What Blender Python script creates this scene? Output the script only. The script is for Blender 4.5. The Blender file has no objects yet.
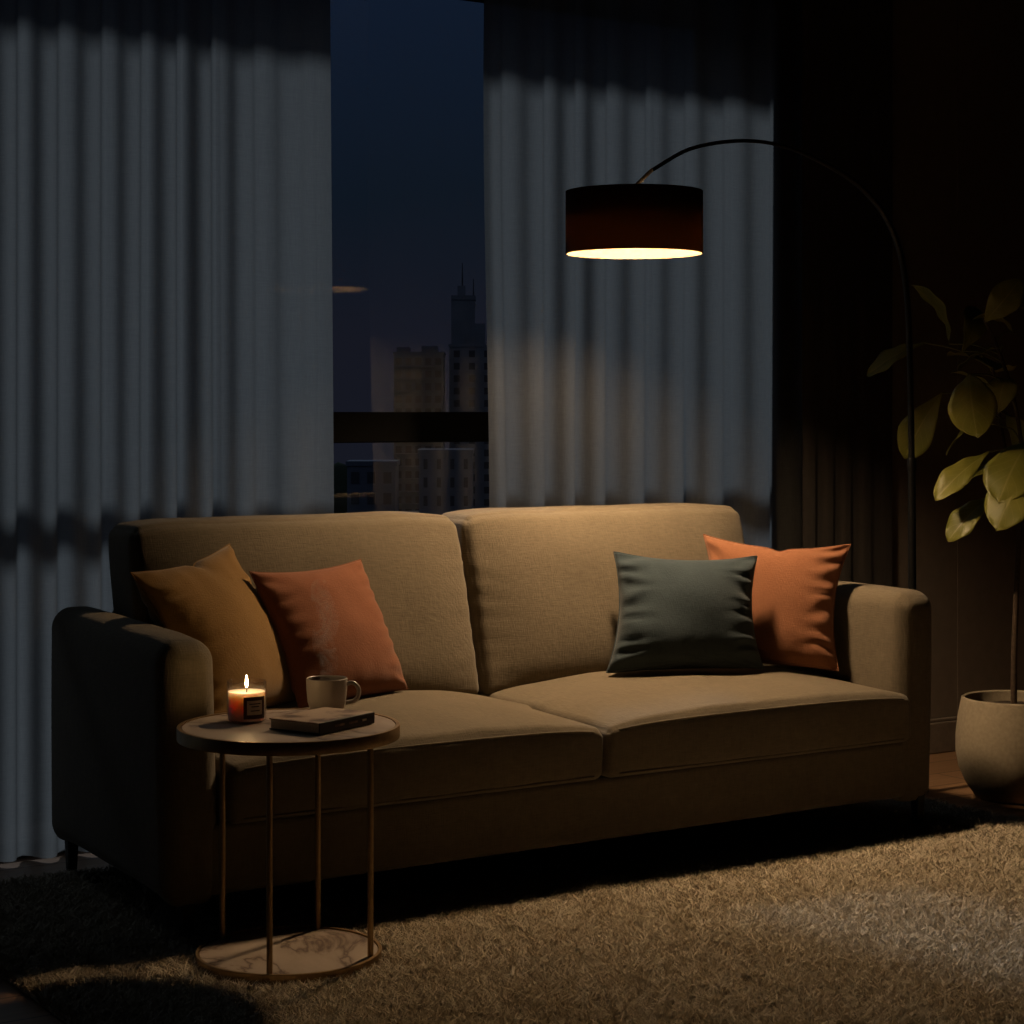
import bpy, bmesh, math, random
import numpy as np
from mathutils import Vector, Matrix, noise

random.seed(7)
rng = np.random.default_rng(7)
SC = bpy.context.scene
COL = SC.collection
PI = math.pi

# ------------------------------------------------------------------ materials
def new_mat(name):
    m = bpy.data.materials.new(name)
    m.use_nodes = True
    nt = m.node_tree
    for n in list(nt.nodes):
        nt.nodes.remove(n)
    out = nt.nodes.new('ShaderNodeOutputMaterial')
    return m, nt, out

def N(nt, kind, **kw):
    n = nt.nodes.new(kind)
    for k, v in kw.items():
        if k in n.inputs.keys():
            n.inputs[k].default_value = v
        else:
            setattr(n, k, v)
    return n

def c4(c):
    return (c[0], c[1], c[2], 1.0)

def ramp(nt, fac, stops):
    r = nt.nodes.new('ShaderNodeValToRGB')
    e = r.color_ramp.elements
    while len(e) > 1:
        e.remove(e[-1])
    e[0].position = stops[0][0]
    e[0].color = c4(stops[0][1])
    for p, c in stops[1:]:
        x = e.new(p)
        x.color = c4(c)
    nt.links.new(fac, r.inputs['Fac'])
    return r

def plain(name, col, rough=.6, metal=0., spec=.5, bump=0., bscale=60., vary=.12):
    m, nt, out = new_mat(name)
    b = N(nt, 'ShaderNodeBsdfPrincipled', Roughness=rough, Metallic=metal)
    b.inputs['Specular IOR Level'].default_value = spec
    tc = N(nt, 'ShaderNodeTexCoord')
    nz = N(nt, 'ShaderNodeTexNoise', Scale=bscale, Detail=4.)
    nt.links.new(tc.outputs['Object'], nz.inputs['Vector'])
    r = ramp(nt, nz.outputs['Fac'], [(.3, [x * (1 - vary) for x in col]), (.7, [min(1, x * (1 + vary)) for x in col])])
    nt.links.new(r.outputs['Color'], b.inputs['Base Color'])
    if bump:
        bp = N(nt, 'ShaderNodeBump', Strength=bump, Distance=.002)
        nt.links.new(nz.outputs['Fac'], bp.inputs['Height'])
        nt.links.new(bp.outputs['Normal'], b.inputs['Normal'])
    nt.links.new(b.outputs['BSDF'], out.inputs['Surface'])
    return m

def fabric(name, col, scale=420., bump=.35, vary=.16, sheen=.15, mottled=6.):
    """woven cloth: two crossed sets of slubby threads plus a slow mottling"""
    m, nt, out = new_mat(name)
    b = N(nt, 'ShaderNodeBsdfPrincipled', Roughness=.92)
    b.inputs['Specular IOR Level'].default_value = .15
    b.inputs['Sheen Weight'].default_value = sheen
    b.inputs['Sheen Roughness'].default_value = .5
    tc = N(nt, 'ShaderNodeTexCoord')
    hs = []
    for sx, sy, sz in ((scale, scale * .12, scale * .12), (scale * .12, scale, scale * .12), (scale * .12, scale * .12, scale)):
        mp = N(nt, 'ShaderNodeMapping')
        mp.inputs['Scale'].default_value = (sx, sy, sz)
        nt.links.new(tc.outputs['Object'], mp.inputs['Vector'])
        nz = N(nt, 'ShaderNodeTexNoise', Scale=1., Detail=2.)
        nt.links.new(mp.outputs['Vector'], nz.inputs['Vector'])
        hs.append(nz.outputs['Fac'])
    a = N(nt, 'ShaderNodeMath', operation='ADD')
    nt.links.new(hs[0], a.inputs[0]); nt.links.new(hs[1], a.inputs[1])
    a2 = N(nt, 'ShaderNodeMath', operation='ADD')
    nt.links.new(a.outputs[0], a2.inputs[0]); nt.links.new(hs[2], a2.inputs[1])
    nz2 = N(nt, 'ShaderNodeTexNoise', Scale=mottled, Detail=3.)
    nt.links.new(tc.outputs['Object'], nz2.inputs['Vector'])
    a3 = N(nt, 'ShaderNodeMath', operation='MULTIPLY_ADD')
    nt.links.new(nz2.outputs['Fac'], a3.inputs[0])
    a3.inputs[1].default_value = .7
    nt.links.new(a2.outputs[0], a3.inputs[2])
    mr = N(nt, 'ShaderNodeMapRange')
    mr.inputs['From Min'].default_value = 1.35
    mr.inputs['From Max'].default_value = 2.35
    nt.links.new(a3.outputs[0], mr.inputs['Value'])
    r = ramp(nt, mr.outputs['Result'], [(0., [x * (1 - vary) for x in col]), (1., [x * (1 + vary) for x in col])])
    nt.links.new(r.outputs['Color'], b.inputs['Base Color'])
    bp = N(nt, 'ShaderNodeBump', Strength=bump, Distance=.0015)
    nt.links.new(a2.outputs[0], bp.inputs['Height'])
    nt.links.new(bp.outputs['Normal'], b.inputs['Normal'])
    nt.links.new(b.outputs['BSDF'], out.inputs['Surface'])
    return m

def emitter(name, col, strength):
    m, nt, out = new_mat(name)
    e = N(nt, 'ShaderNodeEmission', Strength=strength)
    e.inputs['Color'].default_value = c4(col)
    nt.links.new(e.outputs[0], out.inputs['Surface'])
    return m

def sheer_mat():
    m, nt, out = new_mat('sheer_linen_voile')
    tc = N(nt, 'ShaderNodeTexCoord')
    hs = []
    for s in ((620., 40., 25.), (25., 40., 620.)):
        mp = N(nt, 'ShaderNodeMapping')
        mp.inputs['Scale'].default_value = s
        nt.links.new(tc.outputs['Object'], mp.inputs['Vector'])
        nz = N(nt, 'ShaderNodeTexNoise', Scale=1., Detail=3.)
        nt.links.new(mp.outputs['Vector'], nz.inputs['Vector'])
        hs.append(nz.outputs['Fac'])
    a = N(nt, 'ShaderNodeMath', operation='ADD')
    nt.links.new(hs[0], a.inputs[0]); nt.links.new(hs[1], a.inputs[1])
    mr = N(nt, 'ShaderNodeMapRange')
    mr.inputs['From Min'].default_value = .72
    mr.inputs['From Max'].default_value = 1.28
    nt.links.new(a.outputs[0], mr.inputs['Value'])
    r = ramp(nt, mr.outputs['Result'], [(0., (.20, .20, .195)), (1., (.235, .235, .225))])
    d = N(nt, 'ShaderNodeBsdfDiffuse')
    t = N(nt, 'ShaderNodeBsdfTranslucent')
    nt.links.new(r.outputs['Color'], d.inputs['Color'])
    nt.links.new(r.outputs['Color'], t.inputs['Color'])
    m1 = N(nt, 'ShaderNodeMixShader', Fac=.91)
    nt.links.new(d.outputs[0], m1.inputs[1]); nt.links.new(t.outputs[0], m1.inputs[2])
    tr = N(nt, 'ShaderNodeBsdfTransparent')
    hole = N(nt, 'ShaderNodeMapRange')
    hole.inputs['From Min'].default_value = 0.
    hole.inputs['From Max'].default_value = 1.
    hole.inputs['To Min'].default_value = .07
    hole.inputs['To Max'].default_value = .03
    nt.links.new(mr.outputs['Result'], hole.inputs['Value'])
    m2 = N(nt, 'ShaderNodeMixShader')
    nt.links.new(hole.outputs['Result'], m2.inputs['Fac'])
    nt.links.new(m1.outputs[0], m2.inputs[1]); nt.links.new(tr.outputs[0], m2.inputs[2])
    nt.links.new(m2.outputs[0], out.inputs['Surface'])
    return m

def pane_mat():
    m, nt, out = new_mat('coated_window_glass')
    g = N(nt, 'ShaderNodeBsdfGlossy', Roughness=0.)
    t = N(nt, 'ShaderNodeBsdfTransparent')
    t.inputs['Color'].default_value = (.93, .95, .96, 1)
    f = N(nt, 'ShaderNodeFresnel', IOR=1.6)
    mx = N(nt, 'ShaderNodeMixShader')
    nt.links.new(f.outputs[0], mx.inputs['Fac'])
    nt.links.new(t.outputs[0], mx.inputs[1]); nt.links.new(g.outputs[0], mx.inputs[2])
    nt.links.new(mx.outputs[0], out.inputs['Surface'])
    return m

def clear_glass_mat():
    m, nt, out = new_mat('clear_jar_glass')
    g = N(nt, 'ShaderNodeBsdfGlossy', Roughness=.03)
    t = N(nt, 'ShaderNodeBsdfTransparent')
    t.inputs['Color'].default_value = (.95, .93, .92, 1)
    lw = N(nt, 'ShaderNodeLayerWeight', Blend=.5)
    pw = N(nt, 'ShaderNodeMath', operation='POWER'); pw.inputs[1].default_value = 4.
    nt.links.new(lw.outputs['Facing'], pw.inputs[0])
    f = N(nt, 'ShaderNodeMath', operation='MULTIPLY_ADD'); f.inputs[1].default_value = .75; f.inputs[2].default_value = .05
    nt.links.new(pw.outputs[0], f.inputs[0])
    mx = N(nt, 'ShaderNodeMixShader')
    nt.links.new(f.outputs[0], mx.inputs['Fac'])
    nt.links.new(t.outputs[0], mx.inputs[1]); nt.links.new(g.outputs[0], mx.inputs[2])
    nt.links.new(mx.outputs[0], out.inputs['Surface'])
    return m

def shade_mat():
    m, nt, out = new_mat('black_shade_cloth')
    d = N(nt, 'ShaderNodeBsdfDiffuse')
    d.inputs['Color'].default_value = (.006, .006, .006, 1)
    t = N(nt, 'ShaderNodeBsdfTranslucent')
    t.inputs['Color'].default_value = (.30, .175, .05, 1)
    ad = N(nt, 'ShaderNodeAddShader')
    nt.links.new(d.outputs[0], ad.inputs[0]); nt.links.new(t.outputs[0], ad.inputs[1])
    nt.links.new(ad.outputs[0], out.inputs['Surface'])
    return m

def liner_mat():
    m, nt, out = new_mat('gold_shade_liner')
    d = N(nt, 'ShaderNodeBsdfDiffuse')
    d.inputs['Color'].default_value = (.15, .115, .068, 1)
    t = N(nt, 'ShaderNodeBsdfTranslucent')
    t.inputs['Color'].default_value = (.060, .052, .040, 1)
    ad = N(nt, 'ShaderNodeAddShader')
    nt.links.new(d.outputs[0], ad.inputs[0]); nt.links.new(t.outputs[0], ad.inputs[1])
    nt.links.new(ad.outputs[0], out.inputs['Surface'])
    return m

def marble_mat():
    m, nt, out = new_mat('veined_marble')
    b = N(nt, 'ShaderNodeBsdfPrincipled', Roughness=.5)
    tc = N(nt, 'ShaderNodeTexCoord')
    mp = N(nt, 'ShaderNodeMapping')
    mp.inputs['Rotation'].default_value = (0, 0, .5)
    nt.links.new(tc.outputs['Object'], mp.inputs['Vector'])
    nz = N(nt, 'ShaderNodeTexNoise', Scale=2.1, Detail=9., Roughness=.55, Distortion=.9)
    nt.links.new(mp.outputs['Vector'], nz.inputs['Vector'])
    ab = N(nt, 'ShaderNodeMath', operation='SUBTRACT')
    nt.links.new(nz.outputs['Fac'], ab.inputs[0]); ab.inputs[1].default_value = .5
    ab2 = N(nt, 'ShaderNodeMath', operation='ABSOLUTE')
    nt.links.new(ab.outputs[0], ab2.inputs[0])
    r = ramp(nt, ab2.outputs[0], [(0., (.10, .06, .04)), (.006, (.22, .155, .11)), (.018, (.38, .295, .225)), (.1, (.47, .38, .30))])
    nt.links.new(r.outputs['Color'], b.inputs['Base Color'])
    nt.links.new(b.outputs[0], out.inputs['Surface'])
    return m

def wood_floor_mat():
    m, nt, out = new_mat('oak_plank_floor')
    b = N(nt, 'ShaderNodeBsdfPrincipled', Roughness=.42)
    tc = N(nt, 'ShaderNodeTexCoord')
    br = N(nt, 'ShaderNodeTexBrick', Scale=1.)
    br.inputs['Color1'].default_value = (.33, .19, .105, 1)
    br.inputs['Color2'].default_value = (.26, .15, .082, 1)
    br.inputs['Mortar'].default_value = (.03, .018, .01, 1)
    br.inputs['Mortar Size'].default_value = .003
    br.inputs['Brick Width'].default_value = 1.6
    br.inputs['Row Height'].default_value = .16
    nt.links.new(tc.outputs['Object'], br.inputs['Vector'])
    mp = N(nt, 'ShaderNodeMapping')
    mp.inputs['Scale'].default_value = (2., 40., 1.)
    nt.links.new(tc.outputs['Object'], mp.inputs['Vector'])
    nz = N(nt, 'ShaderNodeTexNoise', Scale=1.5, Detail=5.)
    nt.links.new(mp.outputs['Vector'], nz.inputs['Vector'])
    r = ramp(nt, nz.outputs['Fac'], [(.3, (.75, .75, .75)), (.7, (1.1, 1.1, 1.1))])
    mx = N(nt, 'ShaderNodeMixRGB', blend_type='MULTIPLY', Fac=1.)
    nt.links.new(br.outputs['Color'], mx.inputs[1]); nt.links.new(r.outputs['Color'], mx.inputs[2])
    nt.links.new(mx.outputs[0], b.inputs['Base Color'])
    nt.links.new(b.outputs[0], out.inputs['Surface'])
    return m

def pile_mat():
    m, nt, out = new_mat('shag_wool')
    b = N(nt, 'ShaderNodeBsdfPrincipled', Roughness=.9)
    b.inputs['Specular IOR Level'].default_value = .1
    g = N(nt, 'ShaderNodeNewGeometry')
    tc = N(nt, 'ShaderNodeTexCoord')
    nz = N(nt, 'ShaderNodeTexNoise', Scale=7., Detail=3.)
    nt.links.new(tc.outputs['Object'], nz.inputs['Vector'])
    ad = N(nt, 'ShaderNodeMath', operation='MULTIPLY_ADD')
    nt.links.new(nz.outputs['Fac'], ad.inputs[0]); ad.inputs[1].default_value = .6
    nt.links.new(g.outputs['Random Per Island'], ad.inputs[2])
    r = ramp(nt, ad.outputs[0], [(.2, (.64, .53, .385)), (.8, (.80, .685, .52)), (1.3, (.86, .77, .62))])
    nt.links.new(r.outputs['Color'], b.inputs['Base Color'])
    nt.links.new(b.outputs[0], out.inputs['Surface'])
    return m

def leaf_mat():
    m, nt, out = new_mat('rubbery_leaf')
    b = N(nt, 'ShaderNodeBsdfPrincipled', Roughness=.4)
    tc = N(nt, 'ShaderNodeTexCoord')
    uv = N(nt, 'ShaderNodeSeparateXYZ')
    nt.links.new(tc.outputs['UV'], uv.inputs[0])
    # veins: pale midrib and side veins drawn from the leaf's own uv
    ab = N(nt, 'ShaderNodeMath', operation='SUBTRACT'); ab.inputs[1].default_value = .5
    nt.links.new(uv.outputs['X'], ab.inputs[0])
    aa = N(nt, 'ShaderNodeMath', operation='ABSOLUTE')
    nt.links.new(ab.outputs[0], aa.inputs[0])
    sv = N(nt, 'ShaderNodeMath', operation='MULTIPLY_ADD'); sv.inputs[1].default_value = -.55
    nt.links.new(aa.outputs[0], sv.inputs[0]); nt.links.new(uv.outputs['Y'], sv.inputs[2])
    fr = N(nt, 'ShaderNodeMath', operation='MULTIPLY'); fr.inputs[1].default_value = 50.
    nt.links.new(sv.outputs[0], fr.inputs[0])
    sn = N(nt, 'ShaderNodeMath', operation='SINE')
    nt.links.new(fr.outputs[0], sn.inputs[0])
    side = ramp(nt, sn.outputs[0], [(.9, (0, 0, 0)), (1., (.35, .35, .35))])
    mid = ramp(nt, aa.outputs[0], [(.0, (1, 1, 1)), (.03, (0, 0, 0))])
    mxx = N(nt, 'ShaderNodeMixRGB', blend_type='LIGHTEN', Fac=1.)
    nt.links.new(side.outputs[0], mxx.inputs[1]); nt.links.new(mid.outputs[0], mxx.inputs[2])
    nz = N(nt, 'ShaderNodeTexNoise', Scale=9., Detail=3.)
    nt.links.new(tc.outputs['Object'], nz.inputs['Vector'])
    base = ramp(nt, nz.outputs['Fac'], [(.3, (.17, .175, .026)), (.7, (.28, .265, .045))])
    fin = N(nt, 'ShaderNodeMixRGB')
    nt.links.new(mxx.outputs[0], fin.inputs[0]); nt.links.new(base.outputs[0], fin.inputs[1])
    fin.inputs[2].default_value = (.36, .33, .10, 1)
    nt.links.new(fin.outputs[0], b.inputs['Base Color'])
    t = N(nt, 'ShaderNodeBsdfTranslucent')
    t.inputs['Color'].default_value = (.10, .11, .012, 1)
    mx = N(nt, 'ShaderNodeMixShader', Fac=.22)
    nt.links.new(b.outputs[0], mx.inputs[1]); nt.links.new(t.outputs[0], mx.inputs[2])
    nt.links.new(mx.outputs[0], out.inputs['Surface'])
    return m

def wax_mat():
    m, nt, out = new_mat('rose_wax')
    b = N(nt, 'ShaderNodeBsdfPrincipled', Roughness=.5)
    b.inputs['Base Color'].default_value = (.88, .68, .58, 1)
    b.inputs['Subsurface Weight'].default_value = .7
    b.inputs['Subsurface Radius'].default_value = (1., .62, .48)
    b.inputs['Subsurface Scale'].default_value = .05
    nt.links.new(b.outputs[0], out.inputs['Surface'])
    return m

def steam_mat():
    m, nt, out = new_mat('thin_steam')
    tc = N(nt, 'ShaderNodeTexCoord')
    nz = N(nt, 'ShaderNodeTexNoise', Scale=30., Detail=3., Distortion=2.)
    nt.links.new(tc.outputs['Object'], nz.inputs['Vector'])
    mr = N(nt, 'ShaderNodeMapRange')
    mr.inputs['From Min'].default_value = .45
    mr.inputs['From Max'].default_value = .75
    mr.inputs['To Min'].default_value = 0.
    mr.inputs['To Max'].default_value = 11.
    nt.links.new(nz.outputs['Fac'], mr.inputs['Value'])
    v = N(nt, 'ShaderNodeVolumeScatter', Anisotropy=.2)
    v.inputs['Color'].default_value = (.9, .92, .95, 1)
    nt.links.new(mr.outputs['Result'], v.inputs['Density'])
    nt.links.new(v.outputs[0], out.inputs['Volume'])
    return m

def book_cover_mat():
    m, nt, out = new_mat('printed_book_cover')
    b = N(nt, 'ShaderNodeBsdfPrincipled', Roughness=.45)
    tc = N(nt, 'ShaderNodeTexCoord')
    vo = N(nt, 'ShaderNodeTexVoronoi', Scale=14.)
    nt.links.new(tc.outputs['Object'], vo.inputs['Vector'])
    nz = N(nt, 'ShaderNodeTexNoise', Scale=22., Detail=4., Distortion=1.5)
    nt.links.new(tc.outputs['Object'], nz.inputs['Vector'])
    mx = N(nt, 'ShaderNodeMixRGB', Fac=.5)
    nt.links.new(vo.outputs['Distance'], mx.inputs[1]); nt.links.new(nz.outputs['Fac'], mx.inputs[2])
    r = ramp(nt, mx.outputs[0], [(.34, (.12, .075, .05)), (.44, (.32, .22, .15)), (.52, (.50, .38, .27))])
    nt.links.new(r.outputs['Color'], b.inputs['Base Color'])
    nt.links.new(b.outputs[0], out.inputs['Surface'])
    return m

M = {}
M['sofa'] = fabric('taupe_sofa_weave', (.158, .128, .087), scale=330., bump=.5)
M['yellow'] = fabric('mustard_velvet', (.24, .128, .030), scale=520., vary=.1, sheen=.25)
M['rust'] = fabric('rust_linen', (.225, .083, .040), scale=520., vary=.1)
M['orange'] = fabric('orange_linen', (.27, .112, .056), scale=520., vary=.1)
M['teal'] = fabric('teal_linen', (.037, .054, .065), scale=520., vary=.14)
M['sheer'] = sheer_mat()
M['glass'] = pane_mat()
M['drape'] = fabric('dark_drape_cloth', (.034, .028, .024), scale=300., bump=.3)
M['jar'] = clear_glass_mat()
M['frame'] = plain('dark_window_aluminium', (.006, .006, .006), rough=.9, spec=.02)
M['wall'] = plain('taupe_plaster', (.21, .175, .145), rough=.9, spec=.1, bump=.1, bscale=25., vary=.06)
M['dark_wall'] = plain('grey_brown_plaster', (.07, .06, .05), rough=.9, spec=.1, vary=.06)
M['ceiling'] = plain('matt_ceiling_paint', (.35, .34, .32), rough=.95, spec=.1)
M['base'] = plain('painted_skirting', (.20, .168, .14), rough=.6)
M['floor'] = wood_floor_mat()
M['rugback'] = plain('rug_backing', (.30, .24, .17), rough=.95)
M['pile'] = pile_mat()
M['black'] = plain('black_powder_coat', (.006, .006, .006), rough=.35, spec=.4)
M['legs'] = plain('black_sofa_leg', (.008, .008, .007), rough=.5, spec=.3)
M['brass'] = plain('brushed_brass', (.80, .52, .26), rough=.45, metal=.6, bscale=120.)
M['aged_brass'] = plain('aged_brass', (.34, .225, .11), rough=.42, metal=.8, bscale=80.)
M['shade'] = shade_mat()
M['liner'] = liner_mat()
M['marble'] = marble_mat()
M['wax'] = wax_mat()
M['mug'] = plain('cream_glazed_ceramic', (.46, .40, .345), rough=.35, bscale=30., vary=.04)
M['tea'] = plain('dark_tea', (.05, .02, .008), rough=.1)
M['label_dark'] = plain('dark_paper_label', (.055, .02, .012), rough=.7)
M['label_pale'] = plain('pale_paper_label', (.62, .55, .47), rough=.7)
M['ink'] = plain('label_ink', (.04, .02, .015), rough=.7)
M['wick'] = plain('charred_wick', (.02, .012, .01), rough=.9)
M['cover'] = book_cover_mat()
M['cover_dark'] = plain('dark_book_spine', (.014, .011, .009), rough=.5)
M['pages'] = plain('book_pages', (.50, .45, .38), rough=.9, bscale=300.)
M['pot'] = plain('cream_stoneware', (.36, .30, .21), rough=.75, bump=.35, bscale=90., vary=.12)
M['soil'] = plain('potting_soil', (.045, .03, .02), rough=1., bump=1., bscale=70., vary=.4)
M['trunk'] = plain('plant_bark', (.07, .045, .028), rough=.9, bump=.5, bscale=80., vary=.3)
M['petiole'] = plain('green_petiole', (.13, .13, .04), rough=.6)
M['leaf'] = leaf_mat()
M['facade_grey'] = plain('far_concrete', (.07, .085, .12), rough=.9, spec=.1, bscale=.2)
M['facade_pale'] = plain('far_pale_render', (.105, .12, .155), rough=.9, spec=.1, bscale=.2)
M['far_window'] = plain('far_dark_glass', (.03, .036, .048), rough=.5, spec=.1)
M['far_dark'] = plain('far_dark_ground', (.05, .055, .06), rough=1., spec=0., bscale=.05)
M['far_tree'] = plain('far_tree_mass', (.03, .04, .03), rough=1., spec=0., bscale=.6)
M['bulb'] = emitter('lamp_bulb_light', (1., .68, .385), 490.)
M['small_bulb'] = emitter('small_bulb_light', (1., .70, .42), 30.)  # emission of the ring added inside the shade to brighten the neck
M['flame'] = emitter('candle_flame_light', (1., .66, .30), 200.)
M['steam'] = steam_mat()

# ------------------------------------------------------------------ object helpers
def link(name, me, mat=None, parent=None, loc=(0, 0, 0), smooth=True):
    o = bpy.data.objects.new(name, me)
    COL.objects.link(o)
    if mat is not None:
        me.materials.append(mat)
    if parent is not None:
        o.parent = parent
    o.location = loc
    if smooth:
        me.polygons.foreach_set('use_smooth', [True] * len(me.polygons))
    return o

def obj(name, bm, mat=None, parent=None, loc=(0, 0, 0), smooth=True):
    me = bpy.data.meshes.new(name)
    bmesh.ops.recalc_face_normals(bm, faces=bm.faces)
    bm.to_mesh(me)
    bm.free()
    return link(name, me, mat, parent, loc, smooth)

def pyobj(name, verts, faces, mat=None, parent=None, loc=(0, 0, 0), smooth=True):
    me = bpy.data.meshes.new(name)
    me.from_pydata([tuple(v) for v in verts], [], faces)
    me.update()
    return link(name, me, mat, parent, loc, smooth)

def tag(o, label, cat, group=None, kind=None):
    if label: o['label'] = label
    if cat: o['category'] = cat
    if group: o['group'] = group
    if kind: o['kind'] = kind
    return o

def thing(name, label, cat, loc=(0, 0, 0), rz=0., group=None):
    o = bpy.data.objects.new(name, None)
    o.empty_display_size = .1
    COL.objects.link(o)
    o.location = loc
    o.rotation_euler = (0, 0, rz)
    return tag(o, label, cat, group)

def struct(o):
    o['kind'] = 'structure'
    return o

def add_box(bm, lo, hi, bev=0., seg=2):
    b2 = bmesh.new()
    bmesh.ops.create_cube(b2, size=1.)
    for v in b2.verts:
        v.co = Vector([(lo[i] + hi[i]) / 2 + v.co[i] * (hi[i] - lo[i]) for i in range(3)])
    if bev:
        bmesh.ops.bevel(b2, geom=list(b2.edges), offset=bev, segments=seg, profile=.5, affect='EDGES')
    me = bpy.data.meshes.new('tmp')
    b2.to_mesh(me); b2.free()
    bm.from_mesh(me)
    bpy.data.meshes.remove(me)
    return bm

def box(name, lo, hi, mat, parent=None, bev=0., seg=2, loc=(0, 0, 0)):
    return obj(name, add_box(bmesh.new(), lo, hi, bev, seg), mat, parent, loc, smooth=False)

def lathe_data(profile, n=64, close=False):
    vs, fs = [], []
    for r, z in profile:
        for k in range(n):
            a = 2 * PI * k / n
            vs.append((r * math.cos(a), r * math.sin(a), z))
    m = len(profile)
    for i in range(m - 1 if not close else m):
        j = (i + 1) % m
        for k in range(n):
            k2 = (k + 1) % n
            fs.append((i * n + k, i * n + k2, j * n + k2, j * n + k))
    if not close:
        if profile[0][0] > 1e-6: fs.append(tuple(range(n - 1, -1, -1)))
        if profile[-1][0] > 1e-6: fs.append(tuple(range((m - 1) * n, m * n)))
    return vs, fs

def lathe(name, profile, mat, parent=None, loc=(0, 0, 0), n=64, close=False):
    vs, fs = lathe_data(profile, n, close)
    bm = bmesh.new()
    bv = [bm.verts.new(v) for v in vs]
    for f in fs: bm.faces.new([bv[i] for i in f])
    bmesh.ops.remove_doubles(bm, verts=bm.verts, dist=1e-6)
    o = obj(name, bm, mat, parent, loc)
    auto(o, 40)
    return o

def auto(o, deg=35):
    """sharp edges above an angle"""
    me = o.data
    bm = bmesh.new(); bm.from_mesh(me)
    for e in bm.edges:
        if len(e.link_faces) == 2 and e.calc_face_angle(0) > math.radians(deg):
            e.smooth = False
    bm.to_mesh(me); bm.free()

def tube_data(pts, radii, n=12, caps=True):
    pts = [Vector(p) for p in pts]
    if not hasattr(radii, '__len__'): radii = [radii] * len(pts)
    vs, fs = [], []
    up = None
    for i, p in enumerate(pts):
        t = (pts[min(i + 1, len(pts) - 1)] - pts[max(i - 1, 0)]).normalized()
        if up is None:
            a = Vector((0, 0, 1)) if abs(t.z) < .9 else Vector((1, 0, 0))
            up = (a - t * a.dot(t)).normalized()
        else:
            up = (up - t * up.dot(t)).normalized()
        sd = t.cross(up)
        for k in range(n):
            an = 2 * PI * k / n
            vs.append(p + (up * math.cos(an) + sd * math.sin(an)) * radii[i])
    for i in range(len(pts) - 1):
        for k in range(n):
            k2 = (k + 1) % n
            fs.append((i * n + k, i * n + k2, (i + 1) * n + k2, (i + 1) * n + k))
    if caps:
        fs.append(tuple(range(n - 1, -1, -1)))
        fs.append(tuple(range((len(pts) - 1) * n, len(pts) * n)))
    return vs, fs

def tube(name, pts, radii, mat, parent=None, loc=(0, 0, 0), n=12):
    vs, fs = tube_data(pts, radii, n)
    o = pyobj(name, vs, fs, mat, parent, loc)
    auto(o, 50)
    return o

def spline(pts, sub=8):
    """Catmull-Rom through the points"""
    P = [Vector(p) for p in pts]
    P = [P[0] * 2 - P[1]] + P + [P[-1] * 2 - P[-2]]
    out = []
    for i in range(1, len(P) - 2):
        for s in range(sub):
            t = s / sub
            a, b, c, d = P[i - 1], P[i], P[i + 1], P[i + 2]
            out.append(.5 * ((2 * b) + (c - a) * t + (2 * a - 5 * b + 4 * c - d) * t * t + (3 * b - a - 3 * c + d) * t ** 3))
    out.append(P[-2])
    return out

# ------------------------------------------------------------------ soft upholstery block
def soft_block(sx, sy, sz, r, warp=None, nx=26, ny=16, nz=10):
    """rounded box centred on the origin, warp(Vector, u, v, w) -> Vector moves each point"""
    bm = bmesh.new()
    cache = {}
    def vert(u, v, w):
        key = (round(u, 5), round(v, 5), round(w, 5))
        if key in cache: return cache[key]
        p = Vector((u * sx / 2, v * sy / 2, w * sz / 2))
        core = Vector((max(-sx / 2 + r, min(sx / 2 - r, p.x)), max(-sy / 2 + r, min(sy / 2 - r, p.y)), max(-sz / 2 + r, min(sz / 2 - r, p.z))))
        d = p - core
        if d.length > 1e-9: p = core + d.normalized() * r
        if warp: p = warp(p, u, v, w)
        cache[key] = bm.verts.new(p)
        return cache[key]
    def grid(n, s):
        k = min(.9, 2 * r / s)
        e = [-1 + k * i / 5 for i in range(5)]
        mid = [(-1 + k) + (2 - 2 * k) * i / n for i in range(n + 1)]
        return e + mid + [-x for x in reversed(e)]
    gx, gy, gz = grid(nx, sx), grid(ny, sy), grid(nz, sz)
    def face(fn, A, B):
        for i in range(len(A) - 1):
            for j in range(len(B) - 1):
                q = [fn(A[i], B[j]), fn(A[i + 1], B[j]), fn(A[i + 1], B[j + 1]), fn(A[i], B[j + 1])]
                if len(set(q)) == 4:
                    try: bm.faces.new(q)
                    except ValueError: pass
    for s in (-1, 1):
        face(lambda a, b: vert(a, b, s), gx, gy)
        face(lambda a, b: vert(a, s, b), gx, gz)
        face(lambda a, b: vert(s, a, b), gy, gz)
    return bm

# ------------------------------------------------------------------ the room
Y_IN, Y_OUT, Y_GL = 5.24, 5.62, 5.54       # wall face, outer face, glass
CEIL = 2.72
WX0, WX1, WZ0, WZ1 = -.6, 4.42, .04, 2.565   # window opening
PIER_X, PIER_Y = 4.76, 5.09                # the wall right of the curtain stands a little forward

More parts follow.
